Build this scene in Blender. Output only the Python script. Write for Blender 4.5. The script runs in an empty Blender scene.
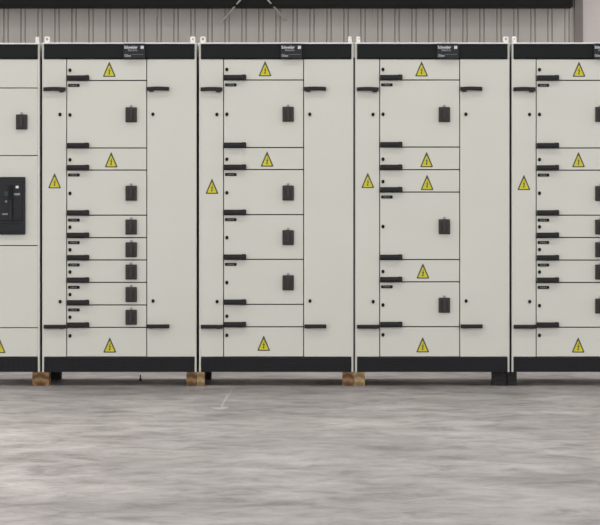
import bpy, bmesh, math, random
from mathutils import Vector, Matrix
random.seed(4)
S = bpy.context.scene
COL = S.collection
V = Vector

# ---------------------------------------------------------------- scale: 150 px = 1 m on the cabinet fronts (y = 0)
CAM_Y, CAM_Z, F = -17.0, 1.15, 2550.0
def X(px, y=0.0): return (px - 345.0) * (y - CAM_Y) / F
def Z(py, y=0.0): return CAM_Z - (py - 213.5) * (y - CAM_Y) / F
M1 = 1 / 150.0

# ---------------------------------------------------------------- materials
def nmat(name, color, rough=0.5, metal=0.0, spec=0.5, noise=None, bump=None):
    m = bpy.data.materials.new(name); m.use_nodes = True
    nt = m.node_tree; b = nt.nodes['Principled BSDF']
    b.inputs['Base Color'].default_value = (*color, 1)
    b.inputs['Roughness'].default_value = rough
    b.inputs['Metallic'].default_value = metal
    b.inputs['Specular IOR Level'].default_value = spec
    tc = nt.nodes.new('ShaderNodeTexCoord')
    if noise:
        sc, amt = noise
        n = nt.nodes.new('ShaderNodeTexNoise'); n.inputs['Scale'].default_value = sc; n.inputs['Detail'].default_value = 4
        nt.links.new(tc.outputs['Object'], n.inputs['Vector'])
        r = nt.nodes.new('ShaderNodeValToRGB')
        r.color_ramp.elements[0].position = 0.3; r.color_ramp.elements[1].position = 0.7
        r.color_ramp.elements[0].color = (*[c * (1 - amt) for c in color], 1)
        r.color_ramp.elements[1].color = (*[min(1, c * (1 + amt)) for c in color], 1)
        nt.links.new(n.outputs['Fac'], r.inputs['Fac']); nt.links.new(r.outputs['Color'], b.inputs['Base Color'])
    if bump:
        sc, st = bump
        n = nt.nodes.new('ShaderNodeTexNoise'); n.inputs['Scale'].default_value = sc
        nt.links.new(tc.outputs['Object'], n.inputs['Vector'])
        bp = nt.nodes.new('ShaderNodeBump'); bp.inputs['Strength'].default_value = st; bp.inputs['Distance'].default_value = 0.002
        nt.links.new(n.outputs['Fac'], bp.inputs['Height']); nt.links.new(bp.outputs['Normal'], b.inputs['Normal'])
    return m

PAINT  = nmat('cabinet_paint', (0.625, 0.62, 0.558), 0.5, noise=(1.6, 0.02), bump=(300, 0.08))
FRAME  = nmat('frame_paint', (0.62, 0.615, 0.56), 0.5)
ZINC   = nmat('eye_paint', (0.80, 0.77, 0.74), 0.4)
GASKET_GAP   = nmat('gasket_and_gap_shade', (0.036, 0.031, 0.023), 0.8, spec=0.2)  # gasket black, also used to darken the gaps between doors
TRIM   = nmat('dark_fascia', (0.0050, 0.0062, 0.0068), 0.55, spec=0.22, noise=(6, 0.1))
PLINTH = nmat('dark_plinth', (0.013, 0.0125, 0.0155), 0.6, spec=0.3)
BADGE  = nmat('badge_plastic', (0.010, 0.010, 0.015), 0.4, spec=0.3)
GRIP   = nmat('grip_plastic', (0.016, 0.0145, 0.016), 0.55, spec=0.3)
SWITCH = nmat('switch_plastic', (0.038, 0.033, 0.031), 0.55, spec=0.35)
SWLIT  = nmat('switch_knob_plastic', (0.048, 0.044, 0.044), 0.5, spec=0.35)
BLACK  = nmat('black_plastic', (0.005, 0.0045, 0.004), 0.6, spec=0.25)
GLASS  = nmat('breaker_black', (0.007, 0.007, 0.009), 0.35, spec=0.3)
BRK    = nmat('breaker_charcoal', (0.014, 0.015, 0.018), 0.5, spec=0.3)
WHITE  = nmat('white_print', (0.72, 0.71, 0.76), 0.5)
GREYP  = nmat('grey_print', (0.24, 0.25, 0.26), 0.5)
LGREY  = nmat('light_grey_print', (0.42, 0.43, 0.44), 0.5)
GREEN  = nmat('green_print', (0.012, 0.045, 0.032), 0.5)
YELLOW = nmat('sticker_yellow', (0.58, 0.53, 0.012), 0.45)
STKEDGE= nmat('sticker_border', (0.07, 0.062, 0.03), 0.5)
PEG    = nmat('peg_metal', (0.30, 0.29, 0.32), 0.4, 0.3)

def wood(name, c1, c2, sc=9.0):
    m = bpy.data.materials.new(name); m.use_nodes = True
    nt = m.node_tree; b = nt.nodes['Principled BSDF']; b.inputs['Roughness'].default_value = 0.8
    tc = nt.nodes.new('ShaderNodeTexCoord'); mp = nt.nodes.new('ShaderNodeMapping')
    mp.inputs['Scale'].default_value = (1.0, 0.15, 1.0)
    n = nt.nodes.new('ShaderNodeTexNoise'); n.inputs['Scale'].default_value = sc * 3; n.inputs['Detail'].default_value = 5
    w = nt.nodes.new('ShaderNodeTexWave'); w.wave_type = 'RINGS'; w.rings_direction = 'Y'
    w.inputs['Scale'].default_value = sc; w.inputs['Distortion'].default_value = 14; w.inputs['Detail'].default_value = 3
    mx = nt.nodes.new('ShaderNodeMath'); mx.operation = 'MULTIPLY'
    r = nt.nodes.new('ShaderNodeValToRGB')
    r.color_ramp.elements[0].position = 0.08; r.color_ramp.elements[1].position = 0.5
    r.color_ramp.elements[0].color = (*c1, 1); r.color_ramp.elements[1].color = (*c2, 1)
    L = nt.links.new
    L(tc.outputs['Object'], mp.inputs['Vector']); L(mp.outputs['Vector'], n.inputs['Vector']); L(mp.outputs['Vector'], w.inputs['Vector'])
    L(n.outputs['Fac'], mx.inputs[0]); L(w.outputs['Fac'], mx.inputs[1]); L(mx.outputs[0], r.inputs['Fac'])
    L(r.outputs['Color'], b.inputs['Base Color'])
    return m
WOOD_BROWN = wood('brown_wood', (0.09, 0.042, 0.018), (0.27, 0.155, 0.06), 5)
WOOD_PALE  = wood('pale_wood', (0.20, 0.125, 0.055), (0.42, 0.30, 0.16), 5)
WOOD_BLACK = wood('black_wood', (0.006, 0.005, 0.005), (0.016, 0.013, 0.012))

def concrete():
    m = bpy.data.materials.new('polished_concrete'); m.use_nodes = True
    nt = m.node_tree; b = nt.nodes['Principled BSDF']; L = nt.links.new
    tc = nt.nodes.new('ShaderNodeTexCoord')
    def noise(scale, detail, rough=0.55, dist=0.0, off=0.0, sc3=(1, 1, 1)):
        mp = nt.nodes.new('ShaderNodeMapping'); mp.inputs['Location'].default_value = (off, off * 1.7, 0); mp.inputs['Scale'].default_value = sc3
        n = nt.nodes.new('ShaderNodeTexNoise'); n.inputs['Scale'].default_value = scale; n.inputs['Detail'].default_value = detail
        n.inputs['Roughness'].default_value = rough; n.inputs['Distortion'].default_value = dist
        L(tc.outputs['Object'], mp.inputs['Vector']); L(mp.outputs['Vector'], n.inputs['Vector']); return n.outputs['Fac']
    def ramp(fac, stops):
        r = nt.nodes.new('ShaderNodeValToRGB'); e = r.color_ramp.elements
        while len(e) < len(stops): e.new(0.5)
        for k, (p, c) in enumerate(stops): e[k].position = p; e[k].color = (*c, 1)
        L(fac, r.inputs['Fac']); return r.outputs['Color']
    def mul(a, b_, f=1.0):
        x = nt.nodes.new('ShaderNodeMix'); x.data_type = 'RGBA'; x.blend_type = 'MULTIPLY'; x.inputs[0].default_value = f
        L(a, x.inputs[6]); L(b_, x.inputs[7]); return x.outputs[2]
    base = ramp(noise(1.1, 6, 0.62, 0.6), [(0.36, (0.28, 0.262, 0.257)), (0.5, (0.365, 0.343, 0.336)), (0.64, (0.46, 0.434, 0.427))])
    big = ramp(noise(0.28, 2, 0.5, 0, 3.3), [(0.38, (0.86, 0.86, 0.86)), (0.62, (1, 1, 1))])
    fine = ramp(noise(4.5, 6, 0.72, 0.5, 9.0), [(0.37, (0.66, 0.65, 0.645)), (0.47, (0.92, 0.91, 0.905)), (0.60, (1.14, 1.135, 1.135))])
    spots = ramp(noise(3.2, 3, 0.6, 1.2, 5.0, (1, 1, 1)), [(0.66, (1, 1, 1)), (0.72, (0.86, 0.85, 0.85))])
    L(mul(mul(mul(base, big), fine), spots), b.inputs['Base Color'])
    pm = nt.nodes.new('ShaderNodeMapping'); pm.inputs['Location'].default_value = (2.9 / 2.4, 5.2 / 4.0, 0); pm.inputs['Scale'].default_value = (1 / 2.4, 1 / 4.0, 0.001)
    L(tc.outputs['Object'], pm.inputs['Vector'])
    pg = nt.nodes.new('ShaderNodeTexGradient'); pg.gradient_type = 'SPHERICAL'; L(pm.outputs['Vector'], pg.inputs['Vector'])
    sheen = nt.nodes.new('ShaderNodeMix'); sheen.data_type = 'RGBA'; sheen.blend_type = 'MULTIPLY'  # pale gloss reflection painted into the floor colour, near left
    sheen_fac = nt.nodes.new('ShaderNodeMath'); sheen_fac.operation = 'MULTIPLY'; L(pg.outputs['Fac'], sheen_fac.inputs[0])
    sheen_noise = nt.nodes.new('ShaderNodeMapRange'); sheen_noise.inputs[1].default_value = 0.25; sheen_noise.inputs[2].default_value = 0.5; L(noise(0.9, 5, 0.65, 0.8, 7.0), sheen_noise.inputs[0])
    L(sheen_noise.outputs[0], sheen_fac.inputs[1]); L(sheen_fac.outputs[0], sheen.inputs[0]); L(mul(mul(mul(base, big), fine), spots), sheen.inputs[6]); sheen.inputs[7].default_value = (2.2, 2.17, 2.16, 1)
    L(sheen.outputs[2], b.inputs['Base Color'])
    rr = nt.nodes.new('ShaderNodeMapRange'); rr.inputs[1].default_value = 0.3; rr.inputs[2].default_value = 0.7
    rr.inputs[3].default_value = 0.34; rr.inputs[4].default_value = 0.62
    L(noise(1.5, 5, 0.6, 0.5, 1.0), rr.inputs[0]); L(rr.outputs[0], b.inputs['Roughness'])
    b.inputs['Specular IOR Level'].default_value = 0.35
    bp = nt.nodes.new('ShaderNodeBump'); bp.inputs['Strength'].default_value = 0.25; bp.inputs['Distance'].default_value = 0.01
    L(noise(14, 4, 0.6), bp.inputs['Height']); L(bp.outputs['Normal'], b.inputs['Normal'])
    return m
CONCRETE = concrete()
CLAD   = nmat('cladding_metal', (0.42, 0.392, 0.362), 0.55, 0.0, noise=(0.8, 0.07), bump=(9, 0.3))
STEEL  = nmat('brown_steel', (0.010, 0.009, 0.008), 0.8, spec=0.2, noise=(3, 0.15))
COLUMN = nmat('column_steel', (0.17, 0.15, 0.135), 0.6, noise=(2, 0.1))
PALEW  = nmat('pale_wall_paint', (0.53, 0.485, 0.47), 0.7, noise=(1.5, 0.03))
PALEROD= nmat('pale_rod', (0.50, 0.48, 0.44), 0.5)
CEIL   = nmat('ceiling_sheet', (0.42, 0.41, 0.40), 0.7)

# ---------------------------------------------------------------- mesh helpers
class MB:
    """collects shapes in coordinates relative to the object's own origin; one material index per shape"""
    def __init__(self): self.bm = bmesh.new(); self.mats = []
    def mi(self, m):
        if m not in self.mats: self.mats.append(m)
        return self.mats.index(m)
    def _merge(self, t, m):
        i = self.mi(m)
        for f in t.faces: f.material_index = i
        me = bpy.data.meshes.new('t'); t.to_mesh(me); t.free()
        self.bm.from_mesh(me); bpy.data.meshes.remove(me)
    def box(self, x0, x1, y0, y1, z0, z1, m, bev=0.0, seg=1):
        t = bmesh.new(); bmesh.ops.create_cube(t, size=1)
        for v in t.verts:
            v.co = V(((x0 + x1) / 2 + v.co.x * (x1 - x0), (y0 + y1) / 2 + v.co.y * (y1 - y0), (z0 + z1) / 2 + v.co.z * (z1 - z0)))
        if bev: bmesh.ops.bevel(t, geom=t.edges[:], offset=bev, segments=seg, affect='EDGES', profile=0.5)
        self._merge(t, m)
    def prism(self, pts, y0, y1, m, hole=None):
        """outline in (x, z), from y0 (front) to y1"""
        t = bmesh.new()
        a = [t.verts.new((x, y0, z)) for x, z in pts]; b = [t.verts.new((x, y1, z)) for x, z in pts]
        n = len(pts)
        if hole:
            ha = [t.verts.new((x, y0, z)) for x, z in hole]; hb = [t.verts.new((x, y1, z)) for x, z in hole]
            for i in range(n):
                j = (i + 1) % n
                t.faces.new((a[i], a[j], ha[j], ha[i])); t.faces.new((b[j], b[i], hb[i], hb[j]))
                t.faces.new((a[j], a[i], b[i], b[j])); t.faces.new((ha[i], ha[j], hb[j], hb[i]))
        else:
            t.faces.new(a); t.faces.new(b[::-1])
            for i in range(n):
                j = (i + 1) % n; t.faces.new((a[j], a[i], b[i], b[j]))
        bmesh.ops.recalc_face_normals(t, faces=t.faces[:]); self._merge(t, m)
    def cyl_y(self, cx, cz, rx, rz, y0, y1, m, n=20, bev=0.0):
        pts = [(cx + rx * math.cos(2 * math.pi * i / n), cz + rz * math.sin(2 * math.pi * i / n)) for i in range(n)]
        self.prism(pts, y0, y1, m)
    def rod(self, p, q, r, m, n=10):
        t = bmesh.new(); p = V(p); q = V(q); d = q - p
        bmesh.ops.create_cone(t, cap_ends=True, segments=n, radius1=r, radius2=r, depth=d.length)
        rot = d.to_track_quat('Z', 'Y').to_matrix().to_4x4()
        bmesh.ops.transform(t, matrix=Matrix.Translation((p + q) / 2) @ rot, verts=t.verts[:]); self._merge(t, m)
    def mesh(self, me, off, m):
        t = bmesh.new(); t.from_mesh(me); bmesh.ops.translate(t, vec=V(off), verts=t.verts[:]); self._merge(t, m)
    def data(self, name):
        me = bpy.data.meshes.new(name); self.bm.to_mesh(me); self.bm.free()
        for m in self.mats: me.materials.append(m)
        return me

WPOS = {}
def put(name, data, world, parent=None):
    o = bpy.data.objects.new(name, data); COL.objects.link(o)
    world = V(world); WPOS[o.name] = world
    if parent is not None:
        o.parent = parent; o.location = world - WPOS[parent.name]
    else: o.location = world
    return o
def tag(o, label, cat, group=None):
    o['label'] = label; o['category'] = cat
    if group: o['group'] = group
    return o
def struct(name, data, world=(0, 0, 0)):
    o = put(name, data, world); o['kind'] = 'structure'; return o
def note(o, text): o['label'] = text; return o

def text_mesh(body, size, depth=0.0008, xs=1.0):
    c = bpy.data.curves.new('t', 'FONT'); c.body = body; c.size = size; c.extrude = depth; c.offset = size * 0.018
    c.align_x = 'LEFT'; c.resolution_u = 3
    o = bpy.data.objects.new('t', c); COL.objects.link(o)
    dg = bpy.context.evaluated_depsgraph_get(); dg.update()
    me = bpy.data.meshes.new_from_object(o.evaluated_get(dg))
    bpy.data.objects.remove(o); bpy.data.curves.remove(c)
    x0 = min(v.co.x for v in me.vertices)
    for v in me.vertices: v.co = V(((v.co.x - x0) * xs, -v.co.z, v.co.y))
    w = max(v.co.x for v in me.vertices)
    return me, w

# ---------------------------------------------------------------- small fittings, shared meshes (origin on the door face, y = 0, facing -y)
def make_lock():
    b = MB(); b.cyl_y(0, 0, 0.0105, 0.0125, -0.006, 0.0, BLACK, 20); b.cyl_y(0, 0, 0.007, 0.0085, -0.0085, -0.006, BLACK, 16)
    b.box(-0.0012, 0.0012, -0.0092, -0.0085, -0.005, 0.005, GRIP); return b.data('lock')
def make_grip():                       # origin at its lower left corner
    b = MB(); b.box(0, 0.148, -0.026, 0, 0.001, 0.034, GRIP, 0.004, 2)
    b.box(0.006, 0.142, -0.032, -0.024, 0.010, 0.026, GRIP, 0.003, 1)
    b.box(0.118, 0.146, -0.030, -0.004, -0.001, 0.036, GRIP, 0.003, 1); return b.data('handle')
def make_door_grip(side, bow):         # slim bar, lug towards the middle column; origin at its left middle
    b = MB(); n = 8; top = []; bot = []
    for i in range(n + 1):
        t = i / n; a = bow * 0.003 * math.sin(math.pi * t)
        top.append((0.146 * t, 0.0125 + a)); bot.append((0.146 * t, -0.0125 + a))
    b.prism(bot + top[::-1], -0.028, 0, GRIP)
    b.box(0.012, 0.134, -0.032, -0.026, -0.006, 0.008, GRIP, 0.002)
    lx = 0.105 if side > 0 else 0.012
    b.box(lx, lx + 0.030, -0.034, -0.002, -0.020 if bow else -0.014, 0.010, GRIP, 0.004, 2); return b.data('handle')
def make_plate():
    b = MB(); w, h, r = 0.0385, 0.0100, 0.004; pts = []
    for cx, cz, a0 in ((w - r, h - r, 0), (-w + r, h - r, 90), (-w + r, -h + r, 180), (w - r, -h + r, 270)):
        for k in range(4):
            a = math.radians(a0 + 30 * k); pts.append((cx + r * math.cos(a), cz + r * math.sin(a)))
    b.prism(pts, -0.004, 0, BLACK)
    for x, ww in ((-0.020, 0.004), (-0.010, 0.005), (-0.002, 0.004), (0.008, 0.005), (0.018, 0.004)):
        b.box(x - ww / 2, x + ww / 2, -0.0046, -0.004, -0.0035, 0.0035, GREYP)
    return b.data('name_plate')
def make_switch():
    b = MB(); b.box(-0.038, 0.038, -0.016, 0, -0.050, 0.050, SWITCH, 0.004, 2)
    b.box(-0.032, 0.032, -0.020, -0.014, -0.044, 0.044, SWITCH, 0.003)
    for k in range(6):
        z = -0.036 + k * 0.0144; b.box(-0.030, 0.030, -0.0222, -0.019, z - 0.0018, z + 0.0018, SWLIT)
    b.cyl_y(0, 0, 0.020, 0.020, -0.030, -0.018, SWITCH, 24)
    b.box(-0.008, 0.008, -0.046, -0.028, -0.032, 0.032, SWITCH, 0.003, 2)
    b.box(-0.009, 0.009, -0.014, 0, 0.050, 0.058, PEG, 0.002); b.cyl_y(0, 0.060, 0.008, 0.006, -0.016, 0, PEG, 14)
    return b.data('rotary_switch')
def make_sticker():                    # triangle with bolt and border, origin at its middle
    b = MB(); w, h = 0.0425, 0.100; z0 = -0.047
    def rt(w, z0, z1, r=0.004):
        return [(-w + r, z0), (w - r, z0), (w, z0 + r), (r * 0.6, z1 - r * 0.3), (0, z1), (-r * 0.6, z1 - r * 0.3), (-w, z0 + r)]
    b.prism(rt(w, z0, z0 + h), -0.0010, 0, STKEDGE)
    b.prism(rt(w - 0.0115, z0 + 0.0070, z0 + h - 0.024), -0.0016, -0.0010, YELLOW)
    s = 0.00072
    bolt = [(6, 78), (-10, 46), (0, 46), (-7, 24), (-12, 26), (1, 8), (7, 30), (2, 28), (12, 54), (1, 54), (10, 78)]
    b.prism([(x * s, z0 + 0.006 + z * s) for x, z in bolt], -0.0021, -0.0016, STKEDGE)
    return b.data('warning_sticker')
def make_eye():                        # lifting eye: plate with a round hole, standing on the roof
    b = MB(); n = 24
    def outer(i):
        a = 2 * math.pi * i / n; c, s = math.cos(a), math.sin(a)
        k = 1 / max(abs(c), abs(s)); k = min(k, 1.22)
        return (0.0185 * c * k, 0.022 + 0.0195 * s * k)
    b.prism([outer(i) for i in range(n)], -0.005, 0.005, ZINC,
            hole=[(0.0085 * math.cos(2 * math.pi * i / n), 0.024 + 0.009 * math.sin(2 * math.pi * i / n)) for i in range(n)])
    b.box(-0.014, 0.014, -0.010, 0.010, 0, 0.005, ZINC, 0.001); return b.data('lifting_eye')
LOCK, GRIPM, PLATE, SWITCHM, STICKER, EYE = make_lock(), make_grip(), make_plate(), make_switch(), make_sticker(), make_eye()
DG = {(s, b): make_door_grip(s, b) for s in (-1, 1) for b in (0, 1)}

def make_badge_data():
    b = MB(); b.box(-0.073, 0.073, -0.018, 0, -0.052, 0.050, BADGE, 0.005, 2)
    b.box(-0.068, 0.068, -0.0195, -0.017, -0.046, 0.044, BADGE, 0.001); return b.data('badge')
def make_lettering():
    b = MB()
    me, w = text_mesh('Schneider', 0.026); 
    for v in me.vertices: v.co.x *= 0.088 / w
    b.mesh(me, (-0.066, -0.0198, 0.016), WHITE)
    me, w = text_mesh('Electric', 0.020)
    for v in me.vertices: v.co.x *= 0.062 / w
    b.mesh(me, (-0.041, -0.0198, -0.001), GREYP)
    me, w = text_mesh('Okken', 0.024)
    for v in me.vertices: v.co.x *= 0.044 / w
    b.mesh(me, (-0.066, -0.0198, -0.039), LGREY)
    b.box(-0.018, 0.062, -0.0202, -0.0192, -0.0245, -0.0230, GREYP)
    return b.data('lettering')
def make_emblem():
    b = MB(); b.box(0.043, 0.063, -0.0205, -0.0192, 0.013, 0.034, WHITE, 0.002)
    b.box(0.050, 0.058, -0.0210, -0.0200, 0.016, 0.0185, BADGE); b.box(0.048, 0.056, -0.0210, -0.0200, 0.0285, 0.031, BADGE)
    return b.data('emblem')
BADGEM, LETTER, EMBLEM = make_badge_data(), make_lettering(), make_emblem()

# ---------------------------------------------------------------- cabinets
Z_BASE = Z(372.0); FRONT = 0.0; DOOR_T = 0.018; DEPTH = 0.78
def door(name, x0, x1, y0, y1, root, g=0.45):
    """panel between pixel lines, g px kept clear each side"""
    cx, cz = (X(x0) + X(x1)) / 2, (Z(y0) + Z(y1)) / 2
    hw, hh = (X(x1) - X(x0)) / 2 - g * M1, (Z(y0) - Z(y1)) / 2 - g * M1
    b = MB(); b.box(-hw, hw, 0, DOOR_T, -hh, hh, PAINT, 0.0022, 2)
    return put(name, b.data(name), (cx, FRONT, cz), root)
def on(name, data, px, py, parent, eps=0.0): return put(name, data, (X(px), FRONT - eps, Z(py)), parent)

def shell(root, x0, x1, ytop=44.0, eyes=((0, 0), (0, 0))):
    """body, corner posts, gaskets, gap shade sheet, roof, fascia, plinth and lifting eyes of a cabinet between pixel columns x0 and x1"""
    a, c = X(x0), X(x1); mid = (a + c) / 2; zt, zb = Z(ytop), Z_BASE
    o = (mid, FRONT, zb); w = (c - a) / 2; h = zt - zb
    b = MB()
    b.box(-w, w, 0.040, DEPTH, 0.0, h, FRAME, 0.002)
    for s in (-1, 1): b.box(min(s * w, s * (w - 0.012)), max(s * w, s * (w - 0.012)), 0.002, 0.040, 0, h, FRAME)
    put('body', b.data('body'), o, root)
    b = MB()
    for q in (-1, 1): b.box(min(q * (w - 0.001), q * (w + 0.0058)), max(q * (w - 0.001), q * (w + 0.0058)), 0.055, 0.075, 0.0, Z(57) - zb, GASKET_GAP)
    put('side_gasket', b.data('side_gasket'), o, root)
    b = MB(); b.box(-w + 0.0125, w - 0.0125, 0.022, 0.0395, Z(357) - zb, Z(58.8) - zb, GASKET_GAP); put('gap_shade', b.data('gap_shade'), o, root)  # dark sheet added behind the doors so their gaps look deeply shaded
    b = MB(); b.box(-w - 0.001, w + 0.001, -0.004, DEPTH + 0.005, 0, 0.010, ZINC, 0.002); put('roof', b.data('roof'), (mid, FRONT, zt + 0.0002), root)
    b = MB(); fz = Z(58.5) - zt
    b.box(-w + 0.0125, w - 0.0125, -0.010, 0.0395, fz, -0.0005, TRIM, 0.003, 2)
    b.box(-w + 0.0125, w - 0.0125, -0.012, -0.008, fz + 0.006, fz + 0.012, TRIM, 0.001)
    b.box(-w + 0.0125, w - 0.0125, -0.012, -0.008, -0.014, -0.008, TRIM, 0.001)
    put('fascia', b.data('fascia'), (mid, FRONT, zt), root)
    b = MB(); ph = Z(357.4) - zb; x = w - 0.0125
    b.box(-x, x, 0.004, 0.0395, 0.0, ph, PLINTH)
    for k in range(7):
        z = 0.004 + k * (ph - 0.012) / 6; b.box(-x, x, -0.003, 0.006, z - 0.002, z + 0.003, PLINTH)
    n = int(2 * x / 0.034)
    for k in range(n + 1):
        xx = -x + 0.002 + k * (2 * x - 0.004) / n; b.box(xx - 0.002, xx + 0.002, -0.002, 0.006, 0.002, ph - 0.006, PLINTH)
    put('plinth', b.data('plinth'), o, root)
    for (s, (rz, dx)) in zip((-1, 1), eyes):
        for yy in (0.03, DEPTH - 0.04):
            e = put('lifting_eye', EYE, (mid + s * (w - 0.016) + dx * M1, yy, zt + 0.0105), root); e.rotation_euler.z = math.radians(rz)
    return root

def cabinet(s, spec, left_tri, label, group, badge=True, ytop=44.0, eyes=((0, 0), (0, 0)), mark=0.0):
    """s: pixel column of its left edge. spec rows: (top, bottom, kind, mark x, y of lock, y of mark, plate y)"""
    x0, x1 = s, s + 154.2
    root = put('switchgear_cabinet', None, ((X(x0) + X(x1)) / 2, FRONT, Z_BASE)); tag(root, label, 'electrical cabinet', group)
    shell(root, x0, x1, ytop, eyes)
    d1, d2 = s + 24.4, s + 104.6
    TOPY, BOTY = 58.9, 357.0
    # narrow door on the left
    ld = door('side_door', x0 + 0.7, d1, TOPY, BOTY, root, 0.35); note(ld, 'narrow full-height door on the left with a warning triangle')
    on('warning_sticker', STICKER, *left_tri, ld)
    on('lock', LOCK, d1 - 6.6, 114.5, ld); on('lock', LOCK, d1 - 6.4, 301.6, ld)
    on('handle', DG[(1, 1)], s + 1.6, 89.4, ld, 0.0002); on('handle', DG[(1, 0)], s + 1.9, 326.6, ld, 0.0002)
    # wide plain door on the right
    rd = door('side_door', d2, x1 - 0.7, TOPY, BOTY, root, 0.35); note(rd, 'wide plain full-height door on the right')
    on('lock', LOCK, d2 + 6.1, 114.3, rd); on('lock', LOCK, d2 + 6.3, 301.0, rd)
    on('handle', DG[(-1, 1)], d2 + 0.5, 89.0, rd, 0.0002); on('handle', DG[(-1, 0)], d2 + 0.7, 326.2, rd, 0.0002)
    # compartments
    for i, (t, bt, kind, ly, my, dx) in enumerate(spec):
        name = 'compartment_door'
        p = door(name, d1, d2, t if i else TOPY, bt, root, 0.52)
        on('lock', LOCK, d1 + 3.4, ly, p)
        if i < len(spec) - 1: on('handle', GRIPM, d1 + 0.6, bt + 0.1, p, 0.0002)
        if kind == 'tri': on('warning_sticker', STICKER, d1 + dx + mark, my, p)
        if kind in ('sw', 'plate'):
            on('name_plate', PLATE, d1 + 7.3, t + 4.9, p)
            on('rotary_switch', SWITCHM, d1 + 64.7, my, p)
    bx = s + 92.4
    bd = put('badge', BADGEM, (X(bx), FRONT - 0.0125, Z(51.2)), root); note(bd, 'small black maker plate with white print')
    put('lettering', LETTER, (X(bx), FRONT - 0.0125, Z(51.2)), bd); put('emblem', EMBLEM, (X(bx), FRONT - 0.0125, Z(51.2)), bd)
    return root
G = 'row of pale grey switchgear cabinets'
T, W, N = 'tri', 'sw', 'none'
cabinet(42.2, [(58.9, 80.5, T, 70.2, 69.8, 42.7), (80.5, 148, W, 115, 114.8, 0), (148, 170.1, T, 159.8, 160.3, 44.6), (170.1, 215.2, W, 193.4, 193.2, 0),
    (215.2, 237.7, W, 227.2, 227, 0), (237.7, 260, W, 249.8, 249.7, 0), (260, 282.4, W, 272, 272, 0), (282.4, 305, W, 294.6, 294.5, 0),
    (305, 327.4, W, 317.2, 317.2, 0), (327.4, 357, T, 335.8, 345.5, 43.2)], (54.6, 181.3),
    'pale grey switchgear cabinet with ten stacked compartments and seven rotary switches, beside the breaker cabinet', G, eyes=((8, 2.0), (40, -1.5)))
cabinet(199.1, [(58.9, 80.0, T, 69.5, 69.2, 41.6), (80.0, 147.6, W, 114.3, 114.3, 0), (147.6, 169.6, T, 159.2, 159.6, 43.6), (169.6, 214.7, W, 192.8, 193, 0),
    (214.7, 259.4, W, 237.6, 237.6, 0), (259.4, 304.4, W, 282.6, 282.7, 0), (304.4, 326.9, N, 316.2, 0, 0), (326.9, 357, T, 335.3, 343.8, 40.2)], (212.0, 186.8),
    'pale grey switchgear cabinet with eight compartments, four large switch doors and a lone blank one', G, eyes=((5, 1.2), (66, -1.0)))
cabinet(355.2, [(58.9, 80.0, T, 69.5, 69.4, 41.3), (80.0, 147.1, W, 114.3, 114.6, 0), (147.1, 169.7, T, 159.2, 160.1, 46.3), (169.7, 192.1, T, 181.6, 183, 46.8),
    (192.1, 259.6, W, 226.6, 226.7, 0), (259.6, 281.9, T, 271.5, 271.5, 42.6), (281.9, 326.8, W, 305, 305.2, 0), (326.8, 357, T, 334.8, 345.3, 42.4)], (367.8, 181.0),
    'pale grey switchgear cabinet with three rotary switches and five warning triangles on its middle doors', G, eyes=((58, 0.6), (15, -0.9)), mark=0.7)
cabinet(511.7, [(58.9, 80.4, T, 69.7, 69.8, 41.9), (80.4, 148.0, W, 114.5, 114.4, 0), (148.0, 170.2, T, 159.6, 160.2, 41.4), (170.2, 215.2, W, 193.2, 193.5, 0),
    (215.2, 237.6, W, 226.9, 227, 0), (237.6, 260.1, W, 249.5, 249.7, 0), (260.1, 282.5, W, 272, 272, 0), (282.5, 327.3, W, 305.6, 306, 0),
    (327.3, 357, T, 335.4, 345.5, 41.1)], (523.9, 183.0),
    'pale grey switchgear cabinet at the far right, cut off by the picture edge', G, eyes=((50, 0.3), (0, 0)), mark=1.0)

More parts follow.
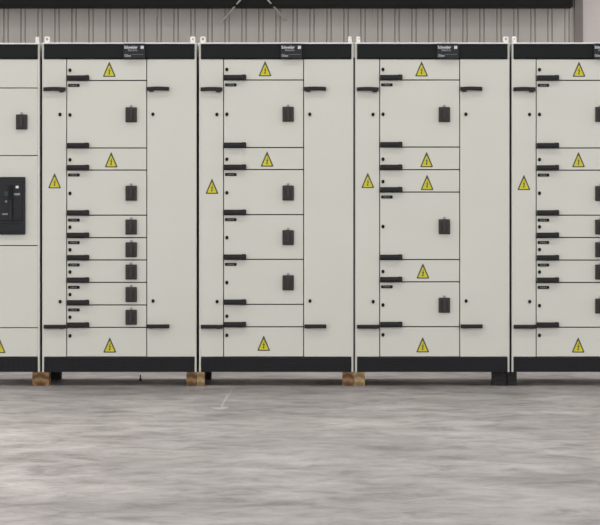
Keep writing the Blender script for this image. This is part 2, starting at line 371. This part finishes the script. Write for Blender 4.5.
# breaker cabinet, cut off at the left
def breaker_cabinet():
    x0, x1 = -40.3, 39.6
    root = put('breaker_cabinet', None, ((X(x0) + X(x1)) / 2, FRONT, Z_BASE))
    tag(root, 'pale grey cabinet with a black circuit breaker in its door, at the far left', 'electrical cabinet', G)
    shell(root, x0, x1, 44.4, ((0, 0), (72, -0.4)))
    a, c = x0 + 0.9, x1 - 1.5
    rows = [(58.9, 88.0), (88.0, 155.6), (155.6, 245.6), (245.6, 327.8), (327.8, 357.0)]
    d = [door('compartment_door', a, c, t, b, root, 0.42) for t, b in rows]
    on('rotary_switch', SWITCHM, 21.8, 122.0, d[1]); on('name_plate', PLATE, -28, 93, d[1])
    on('warning_sticker', STICKER, -0.8, 346, d[4])
    for i, y in enumerate((73, 122, 200, 286, 341)): on('lock', LOCK, -34, y, d[i])
    for i in range(4): on('handle', GRIPM, a + 0.6, rows[i][1] + 0.1, d[i], 0.0002)
    cx, cz = -1.0, 205.8; hw, hh = 26.6 * M1, 28.8 * M1
    b = MB(); b.box(-hw, hw, -0.022, 0, -hh, hh, GLASS, 0.006, 2)
    b.box(-hw + 0.02, hw - 0.018, -0.032, -0.02, Z(221) - Z(cz), hh - 0.03, BRK, 0.004)
    b.box(-hw + 0.02, hw - 0.018, -0.028, -0.02, -hh + 0.016, Z(223.5) - Z(cz), BRK, 0.004)
    for k in range(4):
        z = -hh + 0.028 + k * 0.012; b.box(-hw + 0.04, hw - 0.035, -0.030, -0.027, z, z + 0.003, GLASS)
    br = put('circuit_breaker', b.data('circuit_breaker'), (X(cx), FRONT - 0.0002, Z(cz)), root); note(br, 'black air circuit breaker front set in the door')
    def q(name, boxes, lab=None):
        b = MB()
        for (u0, u1, v0, v1, m, t) in boxes: b.box(X(u0) - X(cx), X(u1) - X(cx), -0.032 - t, -0.031, Z(v1) - Z(cz), Z(v0) - Z(cz), m, 0.0008)
        o = put(name, b.data(name), WPOS[br.name], br)
        if lab: note(o, lab)
    q('indicator_window', [(16.4, 19.2, 185.8, 188.4, WHITE, 0.002)], 'small white indicator')
    q('rating_label', [(14.6, 20.6, 193.2, 195.4, GREYP, 0.001)], 'grey printed label')
    q('charging_handle', [(9.8, 12.9, 185, 220.5, GLASS, 0.022), (10.4, 12.2, 186, 200, BLACK, 0.028)], 'black vertical lever')
    q('push_button', [(5.2, 9.0, 191.5, 196.0, GREEN, 0.005)], 'green push button')
    q('push_button', [(-4.5, -0.5, 191.5, 196.0, BLACK, 0.005)])
    q('position_label', [(5.8, 7.8, 200.5, 202.5, GREYP, 0.001), (2.8, 8.6, 213.4, 214.9, GREYP, 0.001)])
    q('relief_panel', [(14.0, 21.5, 200, 218, GLASS, 0.004), (14.5, 21.0, 204, 204.8, BRK, 0.006), (14.5, 21.0, 209, 209.8, BRK, 0.006), (14.5, 21.0, 214, 214.8, BRK, 0.006)])
breaker_cabinet()

# ---------------------------------------------------------------- blocks under the cabinet corners
def block(x0, x1, y0, y1, m, label, cat='wood block', lean=0.0, name='wooden_block', h=None):
    """pixel columns on the plane y0; y0..y1 metres"""
    a, c = X(x0, y0), X(x1, y0); h = (h or Z_BASE) - 0.0004; w = (c - a) / 2
    b = MB(); b.box(-w, w, 0, y1 - y0, 0, h, m, 0.003, 2)
    b.box(-w + 0.004, w - 0.004, -0.0012, 0.001, h * 0.47, h * 0.50, WOOD_BROWN if m is not WOOD_BLACK else WOOD_BLACK)
    o = put(name, b.data(name), ((a + c) / 2, y0, 0.0)); return tag(o, label, cat, 'blocks under the cabinets')
block(32.2, 49.0, 0.004, 0.12, WOOD_BROWN, 'brown wooden block between breaker cabinet and the ten-compartment cabinet')
block(186.4, 196.2, 0.004, 0.12, WOOD_BROWN, 'brown block under the right corner of the ten-compartment cabinet')
block(196.5, 204.4, 0.002, 0.11, WOOD_PALE, 'narrow pale wooden block next to the brown one, left corner of second full cabinet')
block(342.4, 353.8, 0.004, 0.12, WOOD_BROWN, 'orange-brown wooden block, left of the pair near the middle')
block(354.3, 364.8, 0.004, 0.12, WOOD_PALE, 'lighter tan wooden block, right of the pair near the middle')
block(492.3, 506.6, 0.03, 0.15, WOOD_BLACK, 'black block under the lower right corner of the third full cabinet')
block(507.4, 516.8, 0.03, 0.15, WOOD_BLACK, 'black block under the left corner of the rightmost cabinet')
for gx, lab in ((41.0, 'black rear block seen behind the single brown wooden block on the left'),
                (197.3, 'black rear block seen right of the narrow pale wooden block')):
    cx = X(gx); b = MB(); h = Z_BASE - 0.0004
    b.box(-0.057, 0.057, 0, 0.10, 0, h, WOOD_BLACK, 0.003, 2); b.box(-0.05, 0.05, -0.001, 0.001, h * .47, h * .5, WOOD_BLACK)
    tag(put('wooden_block', b.data('wooden_block'), (cx, 0.66, 0)), lab, 'wood block', 'blocks under the cabinets')

# ---------------------------------------------------------------- the hall
WALL_Y = 13.0; PIT = 0.20
def hall():
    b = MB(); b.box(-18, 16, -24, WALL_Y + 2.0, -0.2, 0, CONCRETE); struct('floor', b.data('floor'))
    b = MB(); b.box(-18, 16, -24, WALL_Y + 2.0, 7.4, 7.5, CEIL); struct('ceiling', b.data('ceiling'))
    # trapezoidal cladding: ribs every 17 px
    xe = X(575.8, WALL_Y); zt = 7.4
    first = X(6.0, WALL_Y); k0 = -70; pr = []
    x = first + k0 * PIT
    while x < xe - 0.05:
        # channel 5 px wide, 25 mm deep, sloped flanks
        for dx, dy in ((-0.033, 0), (-0.025, 0.019), (-0.017, 0.005), (0.017, 0.005), (0.025, 0.019), (0.033, 0)): pr.append((x + dx, dy))
        pr.append((x + 0.10, 0.0)); x += PIT
    pr = [p for p in pr if p[0] < xe]; pr.append((xe, 0.0))
    t = bmesh.new(); lo = [t.verts.new((px, WALL_Y + py, 0)) for px, py in pr]; hi = [t.verts.new((px, WALL_Y + py, zt)) for px, py in pr]
    for i in range(len(pr) - 1): t.faces.new((lo[i], lo[i + 1], hi[i + 1], hi[i]))
    bk = [t.verts.new((px, WALL_Y + 0.12, z)) for px in (pr[0][0], pr[-1][0]) for z in (0, zt)]
    t.faces.new((bk[0], bk[1], bk[3], bk[2]))
    me = bpy.data.meshes.new('wall_back'); t.to_mesh(me); t.free(); me.materials.append(CLAD); struct('wall_back', me)
    # steel column and pale wall beyond it
    b = MB(); b.box(X(574.6, WALL_Y - 0.05), X(582.6, WALL_Y - 0.05), WALL_Y - 0.05, WALL_Y + 0.15, 0, zt, COLUMN, 0.004); struct('trim_1', b.data('trim_1'))
    b = MB(); b.box(X(582.6, WALL_Y), 16, WALL_Y - 0.02, WALL_Y + 0.15, 0, zt, PALEW)
    struct('wall_right', b.data('wall_right'))
    # dark beam across the top of the cladding
    yb = WALL_Y - 0.36
    b = MB(); b.box(-18, X(573.0, yb), yb, yb + 0.34, Z(5.6, yb), Z(5.6, yb) + 0.32, STEEL, 0.004)
    b.box(-18, X(573.0, yb), yb - 0.10, yb + 0.34, Z(5.6, yb) + 0.32, Z(5.6, yb) + 0.35, STEEL)
    b.box(-18, X(573.0, yb), yb - 0.02, yb + 0.34, Z(5.6, yb) - 0.008, Z(5.6, yb), STEEL)
    struct('trim_2', b.data('trim_2'))
    # pale brace rods and thin droppers in front of the cladding
    def rod(name, p, q, r):
        y0, y1 = p[2], q[2]
        b = MB(); b.rod((X(p[0], y0), y0, Z(p[1], y0)), (X(q[0], y1), y1, Z(q[1], y1)), r, PALEROD); struct(name, b.data(name))
    rod('trim_3', (243.2, -3.5, yb - 0.13), (221.0, 22.5, WALL_Y - 0.01), 0.010)
    rod('trim_4', (264.8, -3.5, yb - 0.13), (286.0, 20.5, WALL_Y - 0.01), 0.010)
    rod('trim_5', (374.3, 3.0, WALL_Y - 0.01), (374.3, 19.0, WALL_Y - 0.01), 0.006)
    rod('trim_6', (156.8, 3.0, WALL_Y - 0.01), (156.8, 17.0, WALL_Y - 0.01), 0.005)
hall()

# bolt left standing on the slab and a smear of pale paint
BOLT = nmat('blued_steel', (0.05, 0.05, 0.075), 0.5, 0.4)
def G2(px, py):                                       # a point of the floor
    d = CAM_Z * F / (py - 213.5); return ((px - 345.0) * d / F, d + CAM_Y)
bx, by = G2(140.4, 380.6); b = MB()
b.prism([(-0.010, 0), (0.010, 0), (0.010, 0.009), (-0.010, 0.009)], -0.009, 0.009, BOLT)
b.rod((0, 0, 0.008), (0, 0, 0.040), 0.0042, BOLT, 12); b.rod((0, 0, 0.012), (0, 0, 0.018), 0.0075, BOLT, 6)
tag(put('steel_bolt', b.data('steel_bolt'), (bx, by, 0.0002)), 'tiny dark steel bolt standing on the floor beneath the ten-compartment cabinet', 'bolt')
SMEAR = nmat('pale_paint_smear', (0.46, 0.44, 0.42), 0.7, noise=(12, 0.15))
t = bmesh.new()
def smear(pts, ws):
    L_ = []
    for k, ((px, py), w_) in enumerate(zip(pts, ws)):
        x, y = G2(px, py); nx, ny = pts[min(k + 1, len(pts) - 1)][0] - pts[max(k - 1, 0)][0], 0
        horiz = abs(pts[-1][0] - pts[0][0]) > 12
        o = V((0, w_, 0)) if horiz else V((w_, 0, 0))
        L_.append((t.verts.new(V((x, y, 0.0008)) - o), t.verts.new(V((x, y, 0.0008)) + o)))
    for a, c in zip(L_, L_[1:]): t.faces.new((a[0], c[0], c[1], a[1]))
smear([(210, 407.3), (214, 407.8), (219, 408.3), (223, 408.2), (229, 407.4)], [0.01, 0.07, 0.09, 0.10, 0.02])
smear([(233.5, 386.5), (230, 393), (227, 397), (224, 402), (221.5, 407)], [0.003, 0.004, 0.009, 0.005, 0.006])
for f in t.faces:
    f.normal_update()
    if f.normal.z < 0: f.normal_flip()
me = bpy.data.meshes.new('paint_smear'); t.to_mesh(me); t.free(); me.materials.append(SMEAR)
o = tag(put('paint_smear', me, (0, 0, 0)), 'thin pale paint smear on the concrete in front of the second full cabinet', 'paint smear'); o['kind'] = 'stuff'

# ---------------------------------------------------------------- light: rows of ceiling lamps, and a world fill added to brighten the fronts
def area(loc, sx, sy, power, col=(1.0, 0.975, 0.94), rot=(0, 0, 0)):
    l = bpy.data.lights.new('hall_lamp', 'AREA'); l.shape = 'RECTANGLE'; l.size = sx; l.size_y = sy; l.energy = power; l.color = col
    o = bpy.data.objects.new('hall_lamp', l); o.location = loc; o.rotation_euler = rot; COL.objects.link(o)
for y, p in ((-13, 60), (-8.5, 50), (-3.2, 82), (1.9, 70), (6, 100), (10, 44)):
    for x in (-6, 0, 6): area((x, y, 7.3), 3.6, 0.5, p * (1.25 if x < 0 and y < 0 else 0.95))
w = bpy.data.worlds.new('world_fill'); S.world = w; w.use_nodes = True
w.node_tree.nodes['Background'].inputs['Color'].default_value = (0.97, 0.98, 1.0, 1)
w.node_tree.nodes['Background'].inputs['Strength'].default_value = 1.65

# ---------------------------------------------------------------- camera
cam = bpy.data.cameras.new('camera'); cam.sensor_width = 36; cam.lens = F * 36 / 600
cam.shift_x = (300 - 345) / 600; cam.shift_y = -(262.5 - 213.5) / 600; cam.clip_end = 200
co = bpy.data.objects.new('camera', cam); co.location = (0, CAM_Y, CAM_Z); co.rotation_euler = (math.pi / 2, 0, 0); COL.objects.link(co); S.camera = co
S.view_settings.view_transform = 'Standard'; S.view_settings.look = 'None'; S.view_settings.gamma = 1
S.view_settings.use_curve_mapping = False; S.view_settings.exposure = 0.32
S.cycles.use_denoising = True
